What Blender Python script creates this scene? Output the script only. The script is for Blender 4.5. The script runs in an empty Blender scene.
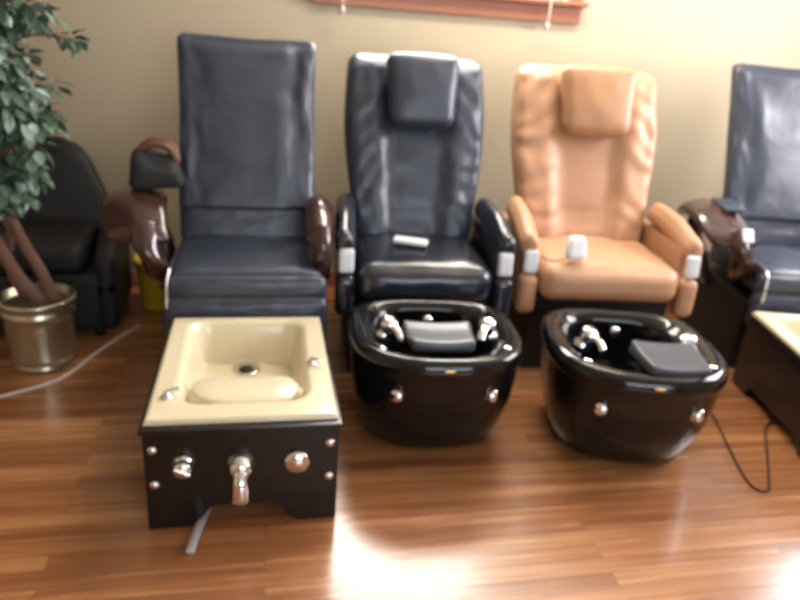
import bpy, bmesh, math, random
from mathutils import Vector, Matrix, noise
random.seed(7)
S = bpy.context.scene
COL = S.collection
PI = math.pi

# ------------------------------------------------------------------ camera
F_PX = 680.0
CH, CP, CY, CR = 1.363, 0.384, 0.214, 0.078
cd = bpy.data.cameras.new('camera'); cam = bpy.data.objects.new('camera', cd); COL.objects.link(cam)
cd.sensor_fit = 'HORIZONTAL'; cd.sensor_width = 36; cd.lens = 36 * F_PX / 800; cd.clip_start = .05; cd.clip_end = 200
fw = Vector((math.sin(CY)*math.cos(CP), math.cos(CY)*math.cos(CP), -math.sin(CP)))
rt = Vector((math.cos(CY), -math.sin(CY), 0)); up = rt.cross(fw)
r2 = rt*math.cos(CR) + up*math.sin(CR); u2 = -rt*math.sin(CR) + up*math.cos(CR)
cam.matrix_world = Matrix(((r2.x, u2.x, -fw.x, 0), (r2.y, u2.y, -fw.y, 0), (r2.z, u2.z, -fw.z, CH), (0, 0, 0, 1)))
S.camera = cam
cd.dof.use_dof = True; cd.dof.focus_distance = 0.95; cd.dof.aperture_fstop = 3.2

# ------------------------------------------------------------------ world, lights, exposure
w = bpy.data.worlds.new('world'); S.world = w; w.use_nodes = True
nt = w.node_tree; bg = nt.nodes['Background']
bg.inputs[0].default_value = (.86, .93, 1, 1); bg.inputs[1].default_value = 2.2      # bright overcast sky outside the windows
S.view_settings.view_transform = 'Standard'; S.view_settings.look = 'None'
S.view_settings.gamma = 1; S.view_settings.exposure = 0.38; S.view_settings.use_curve_mapping = False

def area(name, loc, aim, sx, sy, power, col):
    l = bpy.data.lights.new(name, 'AREA'); l.shape = 'RECTANGLE'; l.size = sx; l.size_y = sy
    l.energy = power; l.color = col
    o = bpy.data.objects.new(name, l); COL.objects.link(o); o.location = loc
    o.rotation_euler = Vector(aim).to_track_quat('-Z', 'Y').to_euler()
    return o
YW = 3.5; XL = -2.2; XR = 3.3; YB = -2.6; ZC = 2.6
WX0, WX1, WZ0, WZ1 = .30, 1.495, 1.515, 2.45          # opening of the window over the chairs
area('daylight_front_window', ((WX0+WX1)/2, YW+.22, (WZ0+WZ1)/2), (0, -1, 0), WX1-WX0, WZ1-WZ0, 86, (1, .95, .86))
area('daylight_right_window', (XR+.2, 2.15, 1.75), (-1, 0, 0), 1.7, 1.3, 112, (.98, .95, 1))
area('daylight_back_window', (1.3, YB-.2, 1.5), (0, 1, 0), 2.8, 1.9, 52, (.74, .86, 1))
area('added_wall_fill_light', (1.4, 2.95, ZC-.10), (0, 0, -1), 1.2, .16, 30, (1, .93, .8))  # added fill near the ceiling, no known lamp; brightens the upper wall

# ------------------------------------------------------------------ materials
def mat(name, col, rough=.5, metal=0, coat=0, bump=0, bscale=40, var=0, vscale=5, spec=.5, stretch=None, sheen=0):
    m = bpy.data.materials.new(name); m.use_nodes = True; n = m.node_tree.nodes; L = m.node_tree.links
    b = n['Principled BSDF']; b.inputs['Base Color'].default_value = (*col, 1)
    b.inputs['Roughness'].default_value = rough; b.inputs['Metallic'].default_value = metal
    b.inputs['Coat Weight'].default_value = coat; b.inputs['Coat Roughness'].default_value = .08
    b.inputs['Specular IOR Level'].default_value = spec
    tc = n.new('ShaderNodeTexCoord'); mp = n.new('ShaderNodeMapping'); L.new(tc.outputs['Object'], mp.inputs[0])
    if stretch: mp.inputs['Scale'].default_value = stretch
    if var:
        t = n.new('ShaderNodeTexNoise'); t.inputs['Scale'].default_value = vscale; t.inputs['Detail'].default_value = 4
        L.new(mp.outputs[0], t.inputs['Vector'])
        mx = n.new('ShaderNodeMix'); mx.data_type = 'RGBA'
        mx.inputs['A'].default_value = (*[c*(1-var) for c in col], 1); mx.inputs['B'].default_value = (*[min(1, c*(1+var)) for c in col], 1)
        L.new(t.outputs['Fac'], mx.inputs['Factor']); L.new(mx.outputs['Result'], b.inputs['Base Color'])
    if bump:
        t = n.new('ShaderNodeTexNoise'); t.inputs['Scale'].default_value = bscale; t.inputs['Detail'].default_value = 5
        L.new(mp.outputs[0], t.inputs['Vector'])
        bp = n.new('ShaderNodeBump'); bp.inputs['Strength'].default_value = bump; bp.inputs['Distance'].default_value = .01
        L.new(t.outputs['Fac'], bp.inputs['Height']); L.new(bp.outputs[0], b.inputs['Normal'])
    return m
M = {}
M['black_leather'] = mat('black_leather', (.028, .037, .060), .40, bump=.35, bscale=14, var=.3, vscale=6, spec=.7)
M['black_leather_glossy'] = mat('black_leather_glossy', (.013, .016, .026), .23, bump=.2, bscale=12, var=.2, spec=.8)
M['caramel'] = mat('caramel_leather', (.48, .265, .15), .45, bump=.3, bscale=13, var=.14, vscale=7)
M['caramel_pillow'] = mat('caramel_pillow_leather', (.40, .21, .105), .45, bump=.2, bscale=13, var=.1)
M['gloss'] = mat('black_gelcoat', (.005, .005, .0055), .11, coat=.0, spec=.45)
M['pad'] = mat('black_rubber_pad', (.06, .065, .078), .35)
M['lacquer'] = mat('black_lacquer', (.008, .007, .007), .22, bump=.03, bscale=30)
M['plinth'] = mat('black_plinth', (.006, .006, .007), .6)
M['wood_arm'] = mat('mahogany_gloss', (.042, .017, .014), .2, coat=.4, var=.35, vscale=6, stretch=(1, 1, 4))
M['chrome'] = mat('chrome', (.80, .80, .82), .12, 1)
M['silver'] = mat('silver_plastic', (.70, .72, .76), .35, .1)
M['cream'] = mat('cream_gelcoat', (.68, .60, .42), .2, coat=.4)
M['dark'] = mat('dark_metal', (.02, .02, .02), .4, .3)
M['white_plastic'] = mat('white_plastic', (.85, .86, .88), .3)
M['grey_plastic'] = mat('grey_plastic', (.2, .2, .22), .4)
M['trim'] = mat('brown_window_wood', (.30, .115, .062), .4, var=.25, vscale=3, stretch=(1, 1, 12))
M['white_paint'] = mat('white_paint', (.8, .78, .72), .5)
M['ceiling'] = mat('ceiling_paint', (.75, .72, .65), .9)
M['wall'] = mat('tan_wall_paint', (.49, .41, .285), .75, bump=.12, bscale=60, var=.04, vscale=1.5)
M['fabric'] = mat('black_bag_fabric', (.012, .013, .015), .75, bump=.3, bscale=30)
M['brown_strap'] = mat('brown_leather_strap', (.12, .050, .025), .5, var=.2)
M['dark_chair'] = mat('black_vinyl', (.005, .005, .006), .6, bump=.2, bscale=20)
M['yellow'] = mat('yellow_plastic', (.72, .55, .04), .4)
M['pot'] = mat('aged_brass_metal', (.50, .47, .36), .26, .9, bump=.25, bscale=9, var=.35, vscale=7)
M['bark'] = mat('ficus_bark', (.16, .085, .055), .8, bump=.6, bscale=30, var=.3, vscale=20)
M['moss'] = mat('dried_moss', (.10, .065, .04), .95, bump=1, bscale=60, var=.5, vscale=40)
M['white_cord'] = mat('white_cord', (.75, .70, .62), .5)
M['black_cord'] = mat('black_cord', (.012, .01, .01), .5)
M['hose'] = mat('clear_grey_hose', (.42, .38, .36), .25)
M['gold'] = mat('gold_badge', (.8, .6, .25), .25, 1)

def leaf_mat():
    m = mat('ficus_leaf', (.10, .19, .12), .4); n = m.node_tree.nodes; L = m.node_tree.links
    b = n['Principled BSDF']; b.inputs['Roughness'].default_value = .38
    g = n.new('ShaderNodeNewGeometry'); cr = n.new('ShaderNodeValToRGB')
    e = cr.color_ramp.elements; e[0].color = (.045, .085, .055, 1); e[1].color = (.30, .42, .36, 1)
    x = e.new(.7); x.color = (.09, .155, .105, 1)
    L.new(g.outputs['Random Per Island'], cr.inputs[0]); L.new(cr.outputs[0], b.inputs['Base Color'])
    b.inputs['Transmission Weight'].default_value = 0
    return m
M['leaf'] = leaf_mat()

def glass_mat():
    m = bpy.data.materials.new('window_glass'); m.use_nodes = True; n = m.node_tree.nodes; L = m.node_tree.links
    out = n['Material Output']; n.remove(n['Principled BSDF'])
    t = n.new('ShaderNodeBsdfTransparent'); g = n.new('ShaderNodeBsdfGlossy'); g.inputs['Roughness'].default_value = .02
    mx = n.new('ShaderNodeMixShader'); mx.inputs[0].default_value = .06
    L.new(t.outputs[0], mx.inputs[1]); L.new(g.outputs[0], mx.inputs[2]); L.new(mx.outputs[0], out.inputs[0])
    return m
M['glass'] = glass_mat()

def floor_mat():
    m = bpy.data.materials.new('strip_wood_floor'); m.use_nodes = True; n = m.node_tree.nodes; L = m.node_tree.links
    b = n['Principled BSDF']
    tc = n.new('ShaderNodeTexCoord')
    br = n.new('ShaderNodeTexBrick'); br.offset = .37; br.offset_frequency = 2
    br.inputs['Scale'].default_value = 1; br.inputs['Brick Width'].default_value = 1.5; br.inputs['Row Height'].default_value = .057
    br.inputs['Mortar Size'].default_value = .0008; br.inputs['Mortar Smooth'].default_value = .2; br.inputs['Bias'].default_value = 0
    br.inputs['Color1'].default_value = (0, 0, 0, 1); br.inputs['Color2'].default_value = (1, 1, 1, 1); br.inputs['Mortar'].default_value = (.4, .4, .4, 1)
    L.new(tc.outputs['Object'], br.inputs['Vector'])
    mp = n.new('ShaderNodeMapping'); mp.inputs['Scale'].default_value = (1.2, 26, 1); L.new(tc.outputs['Object'], mp.inputs[0])
    off = n.new('ShaderNodeVectorMath'); off.operation = 'ADD'; L.new(mp.outputs[0], off.inputs[0])
    sc = n.new('ShaderNodeVectorMath'); sc.operation = 'SCALE'; sc.inputs['Scale'].default_value = 9; L.new(br.outputs['Color'], sc.inputs[0]); L.new(sc.outputs[0], off.inputs[1])
    ns = n.new('ShaderNodeTexNoise'); ns.inputs['Scale'].default_value = 1.6; ns.inputs['Detail'].default_value = 5; L.new(off.outputs[0], ns.inputs['Vector'])
    a = n.new('ShaderNodeMath'); a.operation = 'MULTIPLY'; a.inputs[1].default_value = .34; L.new(br.outputs['Color'], a.inputs[0])
    a2 = n.new('ShaderNodeMath'); a2.operation = 'MULTIPLY_ADD'; a2.inputs[1].default_value = .82; L.new(ns.outputs['Fac'], a2.inputs[0]); L.new(a.outputs[0], a2.inputs[2])
    cr = n.new('ShaderNodeValToRGB'); e = cr.color_ramp.elements
    e[0].position = .2; e[0].color = (.15, .050, .018, 1); e[1].position = .95; e[1].color = (.55, .27, .11, 1)
    x = e.new(.55); x.color = (.31, .122, .046, 1)
    L.new(a2.outputs[0], cr.inputs[0])
    dk = n.new('ShaderNodeMix'); dk.data_type = 'RGBA'; L.new(br.outputs['Fac'], dk.inputs['Factor']); L.new(cr.outputs[0], dk.inputs['A']); dk.inputs['B'].default_value = (.13, .05, .02, 1)
    L.new(dk.outputs['Result'], b.inputs['Base Color'])
    rr = n.new('ShaderNodeMapRange'); rr.inputs['To Min'].default_value = .16; rr.inputs['To Max'].default_value = .34; L.new(ns.outputs['Fac'], rr.inputs['Value']); L.new(rr.outputs[0], b.inputs['Roughness'])
    bp = n.new('ShaderNodeBump'); bp.inputs['Strength'].default_value = .22; bp.inputs['Distance'].default_value = .006
    sb = n.new('ShaderNodeMath'); sb.operation = 'SUBTRACT'; L.new(a2.outputs[0], sb.inputs[0]); L.new(br.outputs['Fac'], sb.inputs[1])
    L.new(sb.outputs[0], bp.inputs['Height']); L.new(bp.outputs[0], b.inputs['Normal'])
    b.inputs['Specular IOR Level'].default_value = .7
    b.inputs['Coat Weight'].default_value = .5; b.inputs['Coat Roughness'].default_value = .2
    return m
M['floor'] = floor_mat()

# ------------------------------------------------------------------ helpers
def obj(name, bm, m, parent=None, smooth=True, loc=None, rot=None):
    bmesh.ops.recalc_face_normals(bm, faces=bm.faces)
    me = bpy.data.meshes.new(name); bm.to_mesh(me); bm.free()
    if smooth: me.polygons.foreach_set('use_smooth', [True]*len(me.polygons))
    if m: me.materials.append(m)
    o = bpy.data.objects.new(name, me); COL.objects.link(o)
    if parent: o.parent = parent
    if loc is not None: o.location = loc
    if rot is not None: o.rotation_euler = rot
    return o
def thing(name, label, cat, loc=(0, 0, 0), rz=0, group=None):
    o = bpy.data.objects.new(name, None); COL.objects.link(o); o.location = loc; o.rotation_euler = (0, 0, rz)
    o.empty_display_size = .1; o['label'] = label; o['category'] = cat
    if group: o['group'] = group
    return o
def tag(o, label, cat, group=None):
    o['label'] = label; o['category'] = cat
    if group: o['group'] = group
    return o
def struct(name, bm, m, parent=None, smooth=False):
    o = obj(name, bm, m, parent, smooth)
    if not parent: o['kind'] = 'structure'
    return o
def box(bm, c, s, bev=0):
    v = bmesh.ops.create_cube(bm, size=1)['verts']
    for p in v: p.co = Vector((c[0]+p.co.x*s[0], c[1]+p.co.y*s[1], c[2]+p.co.z*s[2]))
    if bev:
        es = list({e for p in v for e in p.link_edges})
        bmesh.ops.bevel(bm, geom=es, offset=bev, segments=2, affect='EDGES', profile=.5)
def bbox(x0, x1, y0, y1, z0, z1, bm=None, bev=0):
    bm = bm or bmesh.new(); box(bm, ((x0+x1)/2, (y0+y1)/2, (z0+z1)/2), (x1-x0, y1-y0, z1-z0), bev); return bm
def rbox(wx, wy, wz, r, fn=None, n=10, c=(0, 0, 0), bm=None):
    """rounded box with a dense skin; fn maps (point, unit coords) to a displaced point"""
    bm = bm or bmesh.new(); H = (wx/2, wy/2, wz/2); r = min(r, *H)
    def ax(h):
        inn = h - r; t = [-h, -h+r*.25, -h+r*.6]; t += [-inn + 2*inn*i/n for i in range(n+1)] if inn > 1e-6 else [0]
        t += [h-r*.6, h-r*.25, h]; return t
    A = [ax(h) for h in H]; cache = {}
    def vert(p):
        k = tuple(round(q, 6) for q in p)
        if k in cache: return cache[k]
        q = Vector([max(-(H[i]-r), min(H[i]-r, p[i])) for i in range(3)]); d = Vector(p)-q
        co = q + d.normalized()*r if d.length > 1e-9 else q
        if fn: co = Vector(fn(co, Vector([p[i]/H[i] for i in range(3)])))
        v = bm.verts.new(co + Vector(c)); cache[k] = v; return v
    for a in range(3):
        b_, c_ = (a+1) % 3, (a+2) % 3
        for s in (-1, 1):
            for i in range(len(A[b_])-1):
                for j in range(len(A[c_])-1):
                    vs = []
                    for di, dj in ((0, 0), (1, 0), (1, 1), (0, 1)):
                        p = [0, 0, 0]; p[a] = s*H[a]; p[b_] = A[b_][i+di]; p[c_] = A[c_][j+dj]; vs.append(vert(p))
                    if len(set(vs)) == 4: bm.faces.new(vs)
    return bm
def loft(rings, bm=None, cap0=True, cap1=True, closed=True):
    bm = bm or bmesh.new(); R = [[bm.verts.new(p) for p in r] for r in rings]; n = len(R[0])
    for a, b in zip(R, R[1:]):
        for i in range(n if closed else n-1):
            bm.faces.new((a[i], a[(i+1) % n], b[(i+1) % n], b[i]))
    for cp, r in ((cap0, R[0]), (cap1, R[-1])):
        if cp:
            c = bm.verts.new(sum((v.co for v in r), Vector())/n)
            for i in range(n): bm.faces.new((r[i], r[(i+1) % n], c))
    return bm
def sell(a, b, e, n=32, ph=0):
    o = []
    for i in range(n):
        t = 2*PI*i/n+ph; c, s = math.cos(t), math.sin(t)
        o.append((a*math.copysign(abs(c)**(2/e), c), b*math.copysign(abs(s)**(2/e), s)))
    return o
def spline(P, k=8):
    P = [Vector(p) for p in P]; Q = [P[0]*2-P[1]] + P + [P[-1]*2-P[-2]]; o = []
    for i in range(1, len(Q)-2):
        a, b, c, d = Q[i-1:i+3]
        for j in range(k):
            t = j/k
            o.append(.5*((2*b)+(c-a)*t+(2*a-5*b+4*c-d)*t*t+(3*b-a-3*c+d)*t**3))
    return o+[P[-1]]
def tube(P, rx, ry=None, k=8, n=12, bm=None, upv=(0, 0, 1), taper=None):
    pts = spline(P, k); rings = []; ry = ry or rx; u = Vector(upv)
    for i, p in enumerate(pts):
        t = (pts[min(i+1, len(pts)-1)]-pts[max(i-1, 0)]).normalized()
        s = t.cross(u)
        if s.length < .15: s = t.cross(Vector((1, 0, 0)) if not rings else prev)
        s.normalize(); v = s.cross(t).normalized(); prev = v
        f = taper(i/(len(pts)-1)) if taper else 1
        rings.append([p + s*(rx*f*math.cos(2*PI*j/n)) + v*(ry*f*math.sin(2*PI*j/n)) for j in range(n)])
    return loft(rings, bm)
def lathe(prof, n=32, bm=None, c=(0, 0, 0), axis='z'):
    rings = []
    for r, z in prof:
        ring = []
        for i in range(n):
            a = 2*PI*i/n; x, y = r*math.cos(a), r*math.sin(a)
            p = (x, y, z) if axis == 'z' else (x, -z, y)      # 'y': sticks out towards -Y
            ring.append(Vector(p)+Vector(c))
        rings.append(ring)
    return loft(rings, bm)
def nz(x, y, z, s): return noise.noise(Vector((x*s, y*s, z*s)))
def sm(a, b, x):
    t = max(0, min(1, (x-a)/(b-a))); return t*t*(3-2*t)

# ------------------------------------------------------------------ room
fl = bmesh.new(); box(fl, ((XL+XR)/2, (YB+YW)/2, -.03), (XR-XL+.4, YW-YB+.4, .06)); struct('floor', fl, M['floor'])
cl = bmesh.new(); box(cl, ((XL+XR)/2, (YB+YW)/2, ZC+.05), (XR-XL+.4, YW-YB+.4, .1)); struct('ceiling', cl, M['ceiling'])
def wall_y(name, y0, y1, ox0, ox1, oz0, oz1):
    bm = bmesh.new()
    bbox(XL-.15, ox0, y0, y1, 0, ZC, bm); bbox(ox1, XR+.15, y0, y1, 0, ZC, bm)
    bbox(ox0, ox1, y0, y1, 0, oz0, bm); bbox(ox0, ox1, y0, y1, oz1, ZC, bm); return struct(name, bm, M['wall'])
wall_y('wall_front', YW, YW+.15, WX0, WX1, WZ0, WZ1)
wall_y('wall_back', YB-.15, YB, 0, 2.6, .6, 2.4)
bm = bbox(XL-.15, XL, YB, YW, 0, ZC); struct('wall_left', bm, M['wall'])
bm = bmesh.new(); RY0, RY1, RZ0, RZ1 = 1.35, 2.95, 1.15, 2.35
bbox(XR, XR+.15, YB, RY0, 0, ZC, bm); bbox(XR, XR+.15, RY1, YW, 0, ZC, bm); bbox(XR, XR+.15, RY0, RY1, 0, RZ0, bm); bbox(XR, XR+.15, RY0, RY1, RZ1, ZC, bm)
struct('wall_right', bm, M['wall'])
bm = bbox(XL, XR, YW-.014, YW, 0, .085, bev=.003); struct('baseboard_front', bm, M['trim'])
bm = bbox(XL, XL+.014, YB, YW-.014, 0, .085, bev=.003); struct('baseboard_left', bm, M['trim'])
bm = bbox(XR-.014, XR, YB, YW-.014, 0, .085, bev=.003); struct('baseboard_right', bm, M['trim'])
a = bbox(.76, 2.04, 2.83, 3.07, ZC-.075, ZC-.002, bev=.01); obj('added_fill_light_housing', a, M['white_paint'], bpy.data.objects['ceiling'], False)  # unseen housing, added to go with the ceiling fill light
# window over the chairs: brown apron and casing, sashes, glass, white blind drawn up, its two cords
wn = thing('window_1', '', ''); del wn['label'], wn['category']; wn['kind'] = 'structure'; wn.location = ((WX0+WX1)/2, YW, WZ0)
cx = (WX0+WX1)/2; hw = (WX1-WX0)/2
a = bbox(-hw-.075, hw+.075, -.022, 0, -.088, -.008, bev=.004); obj('window_apron', a, M['trim'], wn, False)
a = bbox(-hw-.10, hw+.10, -.05, .10, -.008, .016, bev=.005); obj('window_sill', a, M['trim'], wn, False)
a = bmesh.new()
bbox(-hw-.075, -hw, -.02, 0, .016, WZ1-WZ0+.07, a, .004); bbox(hw, hw+.075, -.02, 0, .016, WZ1-WZ0+.07, a, .004); bbox(-hw, hw, -.02, 0, WZ1-WZ0, WZ1-WZ0+.07, a, .004)
obj('window_casing', a, M['trim'], wn, False)
a = bmesh.new(); H_ = WZ1-WZ0
for x in (-hw, -.02, hw-.04): bbox(x, x+.04, .09, .13, .016, H_, a)
bbox(-hw+.04, -.02, .09, .13, .016, .056, a); bbox(.02, hw-.04, .09, .13, .016, .056, a); bbox(-hw+.04, -.02, .09, .13, H_-.04, H_, a); bbox(.02, hw-.04, .09, .13, H_-.04, H_, a)
obj('window_frame', a, M['white_paint'], wn, False)
a = bbox(-hw+.03, hw-.03, .108, .112, .05, H_-.03); obj('window_pane', a, M['glass'], wn, False)
a = bmesh.new()
for i in range(12): box(a, (0, .045, H_-.03-i*.009), (2*hw-.02, .045, .003))
obj('blind', a, M['white_paint'], wn, False)
for x in (-.53, .49):
    a = tube([(x, .02, H_-.13), (x, -.03, .1), (x, -.056, .018), (x, -.056, -.06), (x, -.050, -.10)], .0045, k=6, n=8); lathe([(.001, 0), (.008, .002), (.010, .03), (.004, .045)], 12, a, (x, -.050, -.13))
    obj('blind_cord', a, M['white_cord'], wn)
def window_simple(name, c, sx, sz, side):
    r = thing(name, '', ''); del r['label'], r['category']; r['kind'] = 'structure'; r.location = c
    if side == 'x': r.rotation_euler = (0, 0, -PI/2)
    a = bmesh.new()
    for x in (-sx/2, 0, sx/2): bbox(x-.025, x+.025, .05, .09, -sz/2, sz/2, a)
    for z in (-sz/2, sz/2): bbox(-sx/2, sx/2, .05, .09, z-.025, z+.025, a)
    obj('window_frame', a, M['trim'], r, False)
    obj('window_pane', bbox(-sx/2, sx/2, .068, .072, -sz/2, sz/2), M['glass'], r, False)
window_simple('window_2', (XR, (RY0+RY1)/2, (RZ0+RZ1)/2), RY1-RY0, RZ1-RZ0, 'x')
r = window_simple('window_3', (1.3, YB-.13, 1.5), 2.6, 1.8, 'y')

# ------------------------------------------------------------------ pedicure chair with mahogany arms
def wood_arm(root, s, spread, wd, hood=False):
    """s = -1 left, 1 right; spread pushes the arm outwards, wd scales its width"""
    cx_ = .285+.10*spread; nar = wd < .8
    def pf(p, u):
        x = p.x*(1-.30*sm(0, 1, u.y)+.10*math.sin(PI*(u.y+1)/2)) + (0 if nar else s*.03*(1-u.y**2))
        return (x, p.y, p.z - .09*sm(.1, -1.1, u.y)**1.5 - .05*sm(.3, 1, u.y) + .010*(u.z > 0)*math.cos(u.x*PI))
    obj('armrest', rbox(.21*wd, .36 if nar else .44, .060, .029, pf, 12), M['wood_arm'], root, loc=(s*cx_, .26 if nar else .31, .675), rot=(0, 0, s*-.05))
    obj('arm_post', tube([(s*(cx_-.02*spread), .14, .625), (s*(cx_-.035*spread), .10, .57), (s*(cx_-.055*spread), .10, .50), (s*(cx_-.075*spread), .14, .44), (s*(cx_-.10*spread), .22, .40)],
              .052*(.45+.55*wd), .040, k=7, n=18, taper=lambda t: 1.1-.25*t), M['wood_arm'], root)
    obj('arm_support', tube([(s*(cx_), .46, .64), (s*(cx_-.02*spread), .50, .52), (s*(cx_-.05*spread), .46, .40), (s*(cx_-.07*spread), .40, .28)], .045*(.5+.5*wd), .03, k=7, n=14), M['wood_arm'], root)
    if hood: obj('arm_trim', rbox(.050, .012, .060, .005, n=3), M['silver'], root, loc=(s*(cx_-.045), .085, .625), rot=(-.5, 0, 0))
    if hood: obj('arm_pad', rbox(.10*wd, .15, .024, .011, n=5), M['black_leather'], root, loc=(s*(cx_-.03*wd), .28, .711), rot=(.10, 0, 0))

def chair_wood(label, x, y, spreads=(1, 1), rz=0, hb=.66):
    r = thing('pedicure_chair', label, 'pedicure chair', (x, y, 0), rz, 'pedicure chairs along the wall')
    obj('base', bbox(-.30, .30, .055, .80, 0, .34, bev=.01), M['plinth'], r, False)  # black base, widened so its bulk supplies the deep shade beside the seat
    # seat cushion: slightly crowned, wrinkled
    def sf(p, u):
        z = p.z + (.014*(1-u.x**2)*(1-u.y**2)+.006*nz(p.x, p.y, 1, 9)+.004*nz(p.x, p.y*2.5, 3, 16))*(u.z > 0)
        return (p.x*(1-.03*u.y), p.y, z)
    obj('seat', rbox(.545, .54, .13, .04, sf, 16), M['black_leather'], r, loc=(0, .285, .43))
    # padded leg rest hanging from the front edge, with one fold across
    def lf(p, u):
        fold = -.016*math.exp(-((p.z-.035)/.012)**2)
        y = p.y + (-(.010*(1-u.x**2)) - fold + .005*nz(p.x*1.2, 0, p.z*3, 14))*(u.y < 0)
        return (p.x*(1+.035*(1-u.z)*.5), y, p.z)
    obj('leg_rest', rbox(.58, .065, .24, .028, lf, 18), M['black_leather'], r, loc=(0, .025, .355), rot=(-.10, 0, 0))
    obj('piping', tube([(-.255, .42, .497), (-.262, .25, .500), (-.266, .08, .500), (-.272, .0, .480), (-.276, -.02, .43), (-.279, -.025, .36)], .0055, k=8, n=8), M['chrome'], r)
    # back: tall panel, eared top corners, lumbar cushion below
    rings = []; N = 34
    for i in range(N+1):
        t = i/N; yy = .47+.245*t**1.1; zz = .60+hb*t
        wd = .276-.008*math.sin(PI*t)+.004*t; th = .055
        e = 1
        if t > .94: e = math.sqrt(max(0, 1-((t-.94)/.06)**2))
        if t < .03: e = math.sqrt(max(.02, 1-((.03-t)/.03)**2))
        ring = []
        for (a_, b_) in sell(wd-(1-e)*.03, max(.004, th*e), 5, 64):
            u = a_/wd; fold = .0
            if b_ < 0:
                fold = -.012*(1-abs(u)**3) + .012*nz(u*3.2, x, t*2.2, 1.6)+.007*nz(u*6+t*3, x, t*5, 1.8)+.006*math.sin(u*9+t*2+x)*sm(0,.3,t)*sm(1,.7,t)+.010*math.exp(-((abs(u)-.72)/.07)**2)*.5
            ear = .022*abs(u)**6*sm(.75, 1, t) - .008*(1-abs(u)**2)*sm(.8, 1, t)
            ring.append(Vector((a_, yy+b_+fold*e, zz+ear)))
        rings.append(ring)
    obj('backrest', loft(rings), M['black_leather'], r)
    obj('back_shell', rbox(.46, .04, .62, .02, n=4), M['plinth'], r, loc=(0, .665, .88), rot=(-.35, 0, 0))
    def cf(p, u): return (p.x, p.y - (.012*(1-u.x**2)+.005*nz(p.x*2, 1, p.z*3, 9))*(u.y < 0), p.z)
    obj('lumbar_cushion', rbox(.545, .10, .185, .04, cf, 12), M['black_leather'], r, loc=(0, .462, .555), rot=(-.3, 0, 0))
    wood_arm(r, -1, spreads[0], 1, rz != 0); wood_arm(r, 1, spreads[1], .5 if spreads[1] < .5 else 1, rz != 0)
    return r
# seat fronts stand at y = 2.36
chair_wood('black leather pedicure chair with plain back and wooden arms behind the cream square basin', -.06, 2.36, (1.0, -.1))
chair_wood('black leather pedicure chair with dark wooden arms, cut by the right edge', 2.395, 2.36, (1.15, .6), -.15, .70)

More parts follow.
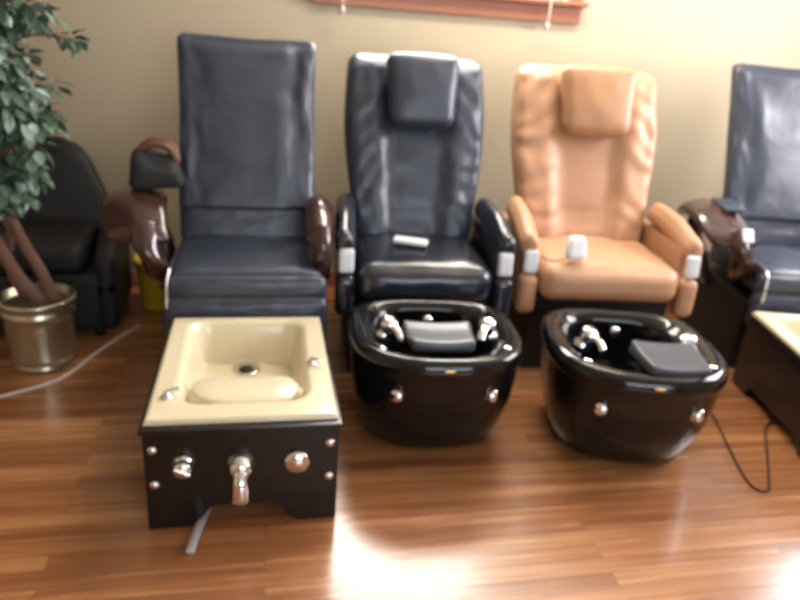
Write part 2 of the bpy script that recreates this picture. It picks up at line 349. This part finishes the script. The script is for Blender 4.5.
# ------------------------------------------------------------------ pedicure chair with padded leather arms and head pillow
def chair_padded(label, x, y, wsc, ml, mp, mg, rz=0, marm=None, base_arm=None):
    r = thing('pedicure_chair', label, 'pedicure chair', (x, y, 0), rz, 'pedicure chairs along the wall')
    obj('base', bbox(-.275*wsc, .275*wsc, .10, .74, 0, .34, bev=.01), M['plinth'], r, False)
    def sf(p, u):
        front = sm(-.2, -1, u.y)
        z = p.z + (.016*(1-u.x**2)*(1-.5*u.y**2) + .005*nz(p.x, p.y, 1, 10))*(u.z > 0) - .006*front
        yy = p.y - .018*(1-u.z**2)*(u.y < 0)*(1-u.x**4) + .004*nz(p.x*2, 5, p.z, 12)*(u.y < 0)
        return (p.x, yy, z)
    obj('seat', rbox(.53*wsc, .56, .155, .055, sf, 16), mg, r, loc=(0, .285, .435))
    # back: curved outline, side bolsters, sunken centre channel with folds
    rings = []; N = 48
    for i in range(N+1):
        t = i/N; yy = .46+.26*t**1.05; zz = .50+.74*t
        wd = wsc*(.252+.022*math.sin(PI*min(1, t*.9))+.030*sm(0, .7, t)); e = 1
        if t > .92: e = math.sqrt(max(0, 1-((t-.92)/.08)**2))
        if t < .03: e = math.sqrt(max(.02, 1-((.03-t)/.03)**2))
        ring = []; we = wd*(1-(1-e)*.16)
        for (a_, b_) in sell(we, max(.004, .065*e), 3.6, 72):
            u = a_/wd; f = 0; fx = 0
            if b_ < .02:
                bol = sm(.35, .58, abs(u))*(1-sm(.9, 1.05, abs(u)))
                seam = math.exp(-((abs(u)-.36)/.035)**2)
                f = -.034*bol + .010*seam
                f += -.006*math.exp(-((abs(u)-.14)/.05)**2)*(t < .75)                        # two soft vertical folds
                f += .0040*bol*math.sin(t*46+abs(u)*11+5*nz(u*2, x, t*4, 1))*sm(.02, .12, t)    # gathered wrinkles
                f += .009*nz(u*4, x, t*6, 1.4)
                if abs(u) < .26 and .07 < t < .22: f += .018*sm(.26, .18, abs(u))*sm(.07, .10, t)*sm(.22, .19, t)
            ring.append(Vector((a_, yy+b_+f*e, zz)))
        rings.append(ring)
    obj('backrest', loft(rings), ml, r)
    obj('back_shell', rbox(.42*wsc, .04, .60, .02, n=4), M['plinth'], r, loc=(0, .685, .86), rot=(-.34, 0, 0))
    def pf(p, u):
        k = (1-u.x**2)*(1-u.z**2)
        return (p.x*(1+.07*u.z-.03*(1-u.z**2)*0), p.y - .022*k*(u.y < 0) + .004*nz(p.x, 2, p.z, 12), p.z + .010*(1-u.x**2)*(u.z > 0) + (.014*u.x**2-.006)*(u.z < 0))
    obj('head_pillow', rbox(.29*wsc, .085, .30, .038, pf, 14), mp, r, loc=(.012, .540, 1.105), rot=(-.30, 0, 0))
    for s in (-1, 1):
        def af(p, u): return (p.x, p.y, p.z + .012*(1-u.x**2)*(u.z > 0) - .035*sm(.1, -1, u.y)*1.0 + .004*nz(p.x, p.y, 0, 14))
        obj('armrest', rbox(.082, .40, .085, .036, af, 10), marm or ml, r, loc=(s*.305*wsc, .245, .625), rot=(.10, 0, s*.06))
        obj('arm_panel', rbox(.062, .46, .30, .02, n=6), base_arm or ml, r, loc=(s*.300*wsc, .32, .44))
        obj('arm_front', rbox(.078, .075, .17, .03, n=6), base_arm or ml, r, loc=(s*.308*wsc, .055, .375))
        obj('arm_trim', rbox(.058, .03, .095, .012, n=4), M['silver'], r, loc=(s*.308*wsc, .048, .515), rot=(-.12, 0, 0))
    return r
chair_padded('black leather pedicure chair with square head pillow and padded arms', .622, 2.38, 1.02, M['black_leather'], M['black_leather'], M['black_leather_glossy'], marm=M['black_leather_glossy'], base_arm=M['black_leather_glossy'], rz=-.05)
chair_padded('caramel tan leather pedicure chair with head pillow and padded arms', 1.405, 2.38, 1.13, M['caramel'], M['caramel_pillow'], M['caramel'], rz=-.08)

# ------------------------------------------------------------------ square basin in a black cabinet
def chrome_knob(parent, name, loc, r, l, rot=None, m=None):
    return obj(name, lathe([(.001, 0), (r*1.15, 0), (r*1.2, l*.15), (r*.8, l*.25), (r*.85, l*.5), (r, l*.7), (r*.85, l*.95), (r*.3, l)], 24, axis='y'), m or M['chrome'], parent, loc=loc, rot=rot)
def square_basin(label, x, y, rz=0):
    """x, y = centre of the front edge on the floor; cabinet .52 wide, .70 deep"""
    r = thing('foot_spa', label, 'foot spa', (x, y, 0), rz, 'cream square foot spas')
    W, D, H = .262, .70, .315
    # front panel with the arched cut-out between two bracket feet, and the sides and back
    bm = bmesh.new()
    out = [(-W, 0), (-W, H), (W, H), (W, 0), (.150, 0), (.120, .028), (.095, .062), (.065, .075), (-.065, .075), (-.095, .062), (-.120, .028), (-.150, 0)]
    def pr(pts, f, t):
        a = [bm.verts.new(f(p, 0)) for p in pts]; b = [bm.verts.new(f(p, t)) for p in pts]; n = len(pts)
        bm.faces.new(a); bm.faces.new(b[::-1])
        for i in range(n): bm.faces.new((a[i], a[(i+1) % n], b[(i+1) % n], b[i]))
    pr(out, lambda p, t: (p[0], t, p[1]), .02)
    side = [(.02, 0), (.02, H), (D-.02, H), (D-.02, 0), (D-.12, 0), (D-.15, .05), (.17, .05), (.14, 0)]
    for sx in (-1, 1): pr(side, lambda p, t, sx=sx: (sx*(W-t), p[0], p[1]), .018)
    bbox(-W, W, D-.02, D, 0, H, bm); bbox(-W+.018, W-.018, .02, D-.02, .055, .07, bm)
    obj('cabinet', bm, M['lacquer'], r, False)
    bm = bmesh.new(); bbox(-W-.008, W+.008, -.010, D+.006, H, H+.016, bm, .004)
    # top ledge is a frame: cut the middle by building four bars
    bm.free(); bm = bmesh.new()
    bbox(-W-.008, W+.008, -.010, .03, H, H+.014, bm, .003); bbox(-W-.008, W+.008, D-.03, D+.006, H, H+.014, bm, .003)
    bbox(-W-.008, -W+.03, .03, D-.03, H, H+.014, bm, .003); bbox(W-.03, W+.008, .03, D-.03, H, H+.014, bm, .003)
    obj('top_frame', bm, M['lacquer'], r, False)
    # cream basin: deep well with sloping walls and a raised foot rest
    x0, x1, y0, y1 = -W+.002, W-.002, .014, D-.004; nx, ny = 78, 104; zt = H+.030
    bm = bmesh.new(); V = []
    def hz(px, py):
        # signed distance to a rounded rectangle well
        wx, wy, cy_ = .182+.012*(py/D), .278, .378
        qx, qy = abs(px)-(wx-.07), abs(py-cy_)-(wy-.07)
        sd = math.hypot(max(qx, 0), max(qy, 0))+min(max(qx, qy), 0)-.07
        z = zt
        z -= .006*sm(.012, -.004, sd)                                # soft lip
        z -= .142*sm(.0, -.045, sd)
        # drain dish on the well floor
        z -= .006*sm(.058, .045, math.hypot(px+.005, py-.575))
        # foot rest: kidney-shaped ledge across the front part
        cyf = .194+.016*(px/.16)**2; hx = .163
        ex = max(0, abs(px)-(hx-.08)); fd = math.hypot(ex, (py-cyf)*1.0)-.084
        top = zt-.004-.012*max(0, min(1, (fd+.074)/.074))**2
        f = sm(.020, -.014, fd)
        z = z + (max(z, top)-z)*f
        e = min(px-x0, x1-px, py-y0, y1-py)
        z -= .010*(1-math.sqrt(max(0, 1-(1-min(1, e/.012))**2)))
        return z
    for j in range(ny+1):
        row = []
        for i in range(nx+1):
            px, py = x0+(x1-x0)*i/nx, y0+(y1-y0)*j/ny; row.append(bm.verts.new((px, py, hz(px, py))))
        V.append(row)
    for j in range(ny):
        for i in range(nx): bm.faces.new((V[j][i], V[j][i+1], V[j+1][i+1], V[j+1][i]))
    edge = V[0] + [V[j][nx] for j in range(1, ny+1)] + V[ny][nx-1::-1] + [V[j][0] for j in range(ny-1, 0, -1)]
    low = [bm.verts.new((v.co.x, v.co.y, H+.0145)) for v in edge]; n = len(edge)
    for i in range(n): bm.faces.new((edge[i], edge[(i+1) % n], low[(i+1) % n], low[i]))
    ba = obj('basin', bm, M['cream'], r)
    zb = zt-.148
    d = obj('drain', lathe([(.048, 0), (.048, .005), (.037, .006), (.029, .001), (.005, .001)], 28), M['chrome'], r, loc=(-.005, .575, zb-.005))
    obj('drain_plug', lathe([(.025, 0), (.025, .006), (.012, .009), (.001, .009)], 20), M['dark'], d)
    # small chrome fittings on the rim
    for px, py, a_ in ((-.212, .135, .5), (.205, .32, -.6)):
        k = obj('rim_fitting', lathe([(.001, 0), (.017, 0), (.017, .006), (.010, .010), (.009, .018), (.001, .021)], 20), M['chrome'], r, loc=(px, py, zt-.001), rot=(0, 0, a_))
        obj('fitting_lever', rbox(.046, .014, .010, .004, n=3), M['chrome'], k, loc=(.016, 0, .018))
    # controls on the front
    k = chrome_knob(r, 'control_knob', (-.160, 0, .215), .026, .040)
    obj('knob_cap', rbox(.05, .012, .010, .004, n=3), M['chrome'], k, loc=(0, -.040, 0), rot=(0, .5, 0))
    lv = obj('faucet_handle', lathe([(.001, 0), (.040, 0), (.041, .008), (.032, .016), (.030, .034), (.020, .044), (.001, .046)], 28, axis='y'), M['chrome'], r, loc=(-.008, 0, .205))
    obj('faucet_lever', tube([(0, -.034, .004), (0, -.056, -.024), (0, -.060, -.058), (0, -.058, -.084)], .020, .012, n=14, taper=lambda t: .85+.35*t-.6*max(0, t-.85)), M['chrome'], lv)
    obj('dispenser_cap', lathe([(.001, 0), (.036, 0), (.038, .006), (.034, .012), (.030, .018), (.001, .020)], 30, axis='y'), M['chrome'], r, loc=(.146, 0, .207))
    for sx in (-.238, .238):
        for z in (.262, .150):
            obj('screw_cap', lathe([(.001, 0), (.014, 0), (.013, .004), (.007, .008), (.001, .009)], 18, axis='y'), M['chrome'], r, loc=(sx, 0, z))
    return r
square_basin('black square foot spa with cream basin and three chrome controls on its front', -.055, 1.615)
square_basin('square foot spa with cream basin by the right edge, its black side showing', 2.155, 1.60, -.21)

# ------------------------------------------------------------------ round glossy tubs
def round_tub(label, x, y, rz, pad_shift, pad_rot, sc=1, sy=1):
    """x, y = centre on the floor"""
    r = thing('foot_spa', label, 'foot spa', (x, y, 0), rz, 'round black foot spas')
    def ring(a, bf, bb, z, cy=0, e=2.5, n=72, dz=0):
        o = []
        for i in range(n):
            t = 2*PI*i/n; c, s = math.cos(t), math.sin(t); b = bb if s > 0 else bf
            ee = e if s <= 0 else e+1.2
            px = a*math.copysign(abs(c)**(2/ee), c); py = b*math.copysign(abs(s)**(2/ee), s)
            o.append(Vector((px*sc, (py+cy)*sy, z + dz*(py/.3))))
        return o
    R = [ring(.19, .165, .19, 0), ring(.212, .185, .205, .006), ring(.238, .215, .22, .03), ring(.262, .250, .25, .10), ring(.284, .286, .272, .19), ring(.292, .298, .284, .28), ring(.296, .302, .290, .325),
         ring(.298, .306, .292, .335), ring(.303, .311, .295, .345), ring(.304, .312, .296, .362), ring(.298, .306, .292, .382), ring(.286, .294, .282, .394), ring(.268, .274, .266, .396),
         ring(.240, .244, .248, .386, .004), ring(.208, .206, .232, .368, .010), ring(.194, .184, .224, .352, .014), ring(.186, .170, .218, .31, .02), ring(.175, .155, .20, .22, .02), ring(.160, .14, .18, .15, .02), ring(.12, .10, .14, .125, .02), ring(.05, .05, .06, .12, .02)]
    obj('tub_shell', loft(R), M['gloss'], r)
    # front foot pad bridging the rim
    def pf(p, u): return (p.x*(1+.06*u.y), p.y+.02*(1-u.x**2)*(u.y < 0)*-.3, p.z + (.008*u.x**2 + .013*max(0, u.y)**2)*(u.z > 0) - .004)
    obj('foot_pad', rbox(.225, .155, .035, .015, pf, 8), M['pad'], r, loc=(pad_shift[0], pad_shift[1], .405), rot=(pad_rot[0], pad_rot[1], pad_rot[2]))
    obj('jet', lathe([(.001, 0), (.022, 0), (.024, .006), (.018, .014), (.010, .018), (.001, .019)], 24, axis='y'), M['chrome'], r, loc=(.01, .232*sy, .325))
    for s in (-1, 1):
        k = obj('tap', lathe([(.001, 0), (.024, 0), (.025, .008), (.016, .014), (.015, .028), (.024, .036), (.026, .050), (.018, .060), (.001, .062)], 24), M['chrome'], r, loc=(s*.188*sc, -.03, .375), rot=(.25, -s*.35, 0)); k.scale = (1.25, 1.25, 1.25)
        obj('tap_lever', tube([(0, 0, .045), (-s*.02, -.03, .052), (-s*.035, -.055, .045)], .012, .009, n=12), M['chrome'], k)
        k = obj('side_knob', lathe([(.001, 0), (.026, 0), (.027, .006), (.020, .012), (.022, .024), (.019, .030), (.001, .032)], 24, axis='y'), M['chrome'], r, loc=(s*.152*sc, -.258*sy, .262), rot=(-.12, 0, s*.42))
    for px, py in ((-.205, -.19), (.215, -.175)):
        obj('rim_button', lathe([(.001, 0), (.014, 0), (.014, .005), (.008, .009), (.001, .010)], 18), M['chrome'], r, loc=(px*sc, py*sy, .390))
    obj('badge', rbox(.034, .006, .012, .003, n=3), M['gold'], r, loc=(0, -.312*sy, .366), rot=(.35, 0, 0))
    return r
round_tub('round glossy black foot spa in front of the black chair with head pillow', .590, 2.095, -.06, (-.005, -.105), (-.03, 0, 0), 1.0, .90)
round_tub('round glossy black foot spa in front of the caramel chair, grey pad askew', 1.275, 1.965, -.20, (.075, -.165), (.10, .05, .16), 1.0, .97)

# ------------------------------------------------------------------ remotes, bag, bucket
h = obj('remote_control', rbox(.14, .06, .02, .009, n=6), M['white_plastic'], None, loc=(.59, 2.60, .548), rot=(0.0, .02, -.35))
tag(h, 'flat white remote control lying on the black chair with head pillow', 'remote control')
t = thing('remote_control', 'white rounded hand remote with thin cord standing on the caramel seat', 'remote control', (1.245, 2.45, .529))
def hf(p, u): return (p.x*(1-.22*sm(0, 1, u.z)), p.y*(1-.2*u.z), p.z)
obj('handset', rbox(.088, .045, .10, .021, hf, 8), M['white_plastic'], t, loc=(0, 0, .0475), rot=(-.15, 0, 0))
obj('cord', tube([(-.03, -.01, .014), (-.07, -.03, .006), (-.12, -.05, .008), (-.17, -.06, .03)], .003, n=8), M['black_cord'], t)

t = thing('handbag', 'black handbag with brown handles resting on the left wooden chair arm', 'handbag', (-.400, 2.715, .716))
def bf(p, u): return (p.x*(1-.16*u.z), p.y*(1-.35*sm(0, 1, u.z)), p.z + .012*nz(p.x, p.y, p.z, 14) - .015*u.x*(u.z > 0))
obj('bag_body', rbox(.185, .14, .14, .035, bf, 8), M['fabric'], t, loc=(0, 0, .068), rot=(0, -.03, .1))
for yy in (-.022, .022):
    obj('bag_handle', tube([(-.055, yy, .095), (-.05, yy*1.4, .145), (-.005, yy*1.6, .168), (.05, yy*1.5, .160), (.075, yy, .115), (.07, yy, .095)], .014, .014, n=10), M['brown_strap'], t)

t = thing('bucket', 'yellow plastic bucket on the floor behind the left wooden chair arm', 'bucket', (-.495, 3.25, 0))
obj('bucket_body', lathe([(.001, 0), (.085, 0), (.088, .005), (.108, .235), (.116, .24), (.116, .25), (.105, .25), (.085, .012), (.001, .01)], 36), M['yellow'], t)
obj('bucket_handle', tube([(-.114, 0, .235), (-.10, -.06, .215), (0, -.125, .20), (.10, -.06, .215), (.114, 0, .235)], .004, n=8), M['dark'], t)

# ------------------------------------------------------------------ black armchair in the corner shade
t = thing('armchair', 'black armchair standing in shade behind the potted tree', 'armchair', (-.975, 3.10, 0), .05)
obj('seat', rbox(.46, .46, .13, .045, lambda p, u: (p.x, p.y, p.z+.014*(1-u.x**2)*(1-u.y**2)*(u.z > 0)), 8), M['dark_chair'], t, loc=(0, -.02, .36))
rings = []
for i in range(19):
    q = i/18; e = math.sqrt(max(0, 1-max(0, (q-.75)/.25)**2)); wd = .36-.20*q
    rings.append([Vector((a_, .19+.12*q+b_, .30+.47*q)) for a_, b_ in sell(wd*(.45+.55*e), .055*max(.1, e), 3, 32)])
obj('backrest', loft(rings), M['dark_chair'], t)
for s in (-1, 1):
    obj('armrest', rbox(.09, .50, .40, .04, lambda p, u: (p.x, p.y, p.z-.05*sm(0, 1, -u.y)*(u.z > 0)), 8), M['dark_chair'], t, loc=(s*.305, 0, .235))
obj('seat_base', rbox(.56, .48, .26, .02, n=4), M['dark_chair'], t, loc=(0, 0, .165))
for sx in (-.26, .26):
    for sy in (-.2, .2): obj('leg', lathe([(.001, 0), (.018, 0), (.024, .04), (.001, .045)], 14), M['plinth'], t, loc=(sx, sy, 0))

# ------------------------------------------------------------------ potted ficus tree
PX, PY = -.865, 2.66
t = thing('potted_tree', 'leafy artificial tree with twisting trunks in a ribbed brass pot', 'potted tree', (PX, PY, 0))
obj('pot', lathe([(.001, 0), (.108, 0), (.116, .006), (.118, .016), (.112, .024), (.112, .032), (.118, .040), (.117, .050), (.121, .12), (.126, .20), (.128, .222), (.136, .230), (.136, .240), (.129, .248), (.130, .262), (.140, .270), (.143, .284), (.138, .292), (.128, .290), (.124, .255), (.001, .245)], 56), M['pot'], t)
obj('moss', lathe([(.123, .244), (.115, .262), (.08, .272), (.04, .276), (.001, .278)], 30), M['moss'], t)
def trunk(P, r): return obj('trunk', tube(P, r, k=8, n=12, taper=lambda q: 1-.45*q), M['bark'], t)
trunk([(.02, -.02, .265), (-.04, -.04, .38), (-.10, -.03, .52), (-.15, .0, .66), (-.13, .03, .85), (-.10, .02, 1.1), (-.06, 0, 1.35)], .026)
trunk([(.055, .01, .265), (.03, .0, .38), (-.015, -.01, .50), (-.07, .01, .64), (-.16, .02, .80), (-.14, -.01, 1.0), (-.2, 0, 1.3)], .024)
trunk([(-.05, .03, .265), (-.09, .03, .40), (-.07, .02, .56), (-.10, -.02, .7), (-.2, -.03, .9), (-.28, 0, 1.2)], .020)
rl = random.Random(4)
bm = bmesh.new(); tw = bmesh.new()
def leaf(p, d, L, wdt):
    d = d.normalized(); s = d.cross(Vector((rl.uniform(-.5, .5), rl.uniform(-.5, .5), 1))).normalized(); n = s.cross(d).normalized()
    prof = [(0, .04), (.25, .75), (.5, 1), (.75, .7), (1, .03)]; L_, C_, R_ = [], [], []
    for q, f in prof:
        c = p+d*(L*q)-n*(L*.22*q*q); L_.append(bm.verts.new(c+s*wdt*f+n*wdt*.25*f)); C_.append(bm.verts.new(c)); R_.append(bm.verts.new(c-s*wdt*f+n*wdt*.25*f))
    for i in range(4):
        bm.faces.new((L_[i], C_[i], C_[i+1], L_[i+1])); bm.faces.new((C_[i], R_[i], R_[i+1], C_[i+1]))
clusters = []
for k in range(165):
    z = rl.uniform(.72, 1.85)
    rad = .18+.12*sm(.65, 1.1, z); a = rl.uniform(0, 2*PI); q = math.sqrt(rl.random())*rad
    clusters.append((Vector((-.17+q*math.cos(a), q*math.sin(a)*.8, z)), rl.uniform(.045, .085)))
clusters += [(Vector((.225, 0, 1.235)), .035), (Vector((.03, -.05, .78)), .06), (Vector((.0, -.05, .70)), .05), (Vector((-.07, -.06, .66)), .06), (Vector((.07, -.03, .86)), .05), (Vector((.06, 0, 1.06)), .05), (Vector((.06, 0, 1.16)), .05)]
for c, rr in clusters:
    root_ = Vector((-.13+.3*(c.x+.13), c.y*.3, c.z-.05))
    tube([root_, (root_+c)/2+Vector((0, 0, .03)), c], .004, k=3, n=5, bm=tw)
    for i in range(20 if rr > .04 else 13):
        v = Vector((rl.gauss(0, 1), rl.gauss(0, 1), rl.gauss(0, .8))).normalized()
        leaf(c+v*rr*rl.uniform(.1, 1), (v+Vector((0, 0, -.5))), rl.uniform(.042, .075), rl.uniform(.014, .023))
fo = obj('foliage', bm, M['leaf'], t); fo['kind'] = 'stuff'
obj('twigs', tw, M['bark'], t)

# ------------------------------------------------------------------ cords on the floor
c = obj('electric_cord', tube([(-1.35, 2.16, .004), (-1.12, 2.29, .004), (-.94, 2.38, .004), (-.77, 2.50, .004), (-.69, 2.71, .004), (-.62, 2.87, .004), (-.555, 3.0, .004)], .0045, k=8, n=8), M['white_cord'])
tag(c, 'thin white electric cord running over the wooden floor past the brass pot', 'cord')
c = obj('power_cable', tube([(1.95, 2.38, .006), (1.82, 2.20, .004), (1.73, 1.96, .004), (1.655, 1.76, .004), (1.62, 1.63, .004), (1.66, 1.60, .004), (1.74, 1.70, .004), (1.84, 1.84, .004), (1.95, 1.98, .004), (2.08, 2.02, .02)], .0035, k=8, n=8), M['black_cord'])
tag(c, 'thin black cable looped on the floor beside the rightmost foot spa', 'cable')
c = obj('drain_hose', tube([(-.13, 1.95, .010), (-.145, 1.80, .010), (-.160, 1.70, .010), (-.185, 1.58, .010), (-.197, 1.50, .010)], .013, .009, k=8, n=12), M['hose'])
tag(c, 'grey flattened hose end poking out under the cream square foot spa', 'hose')
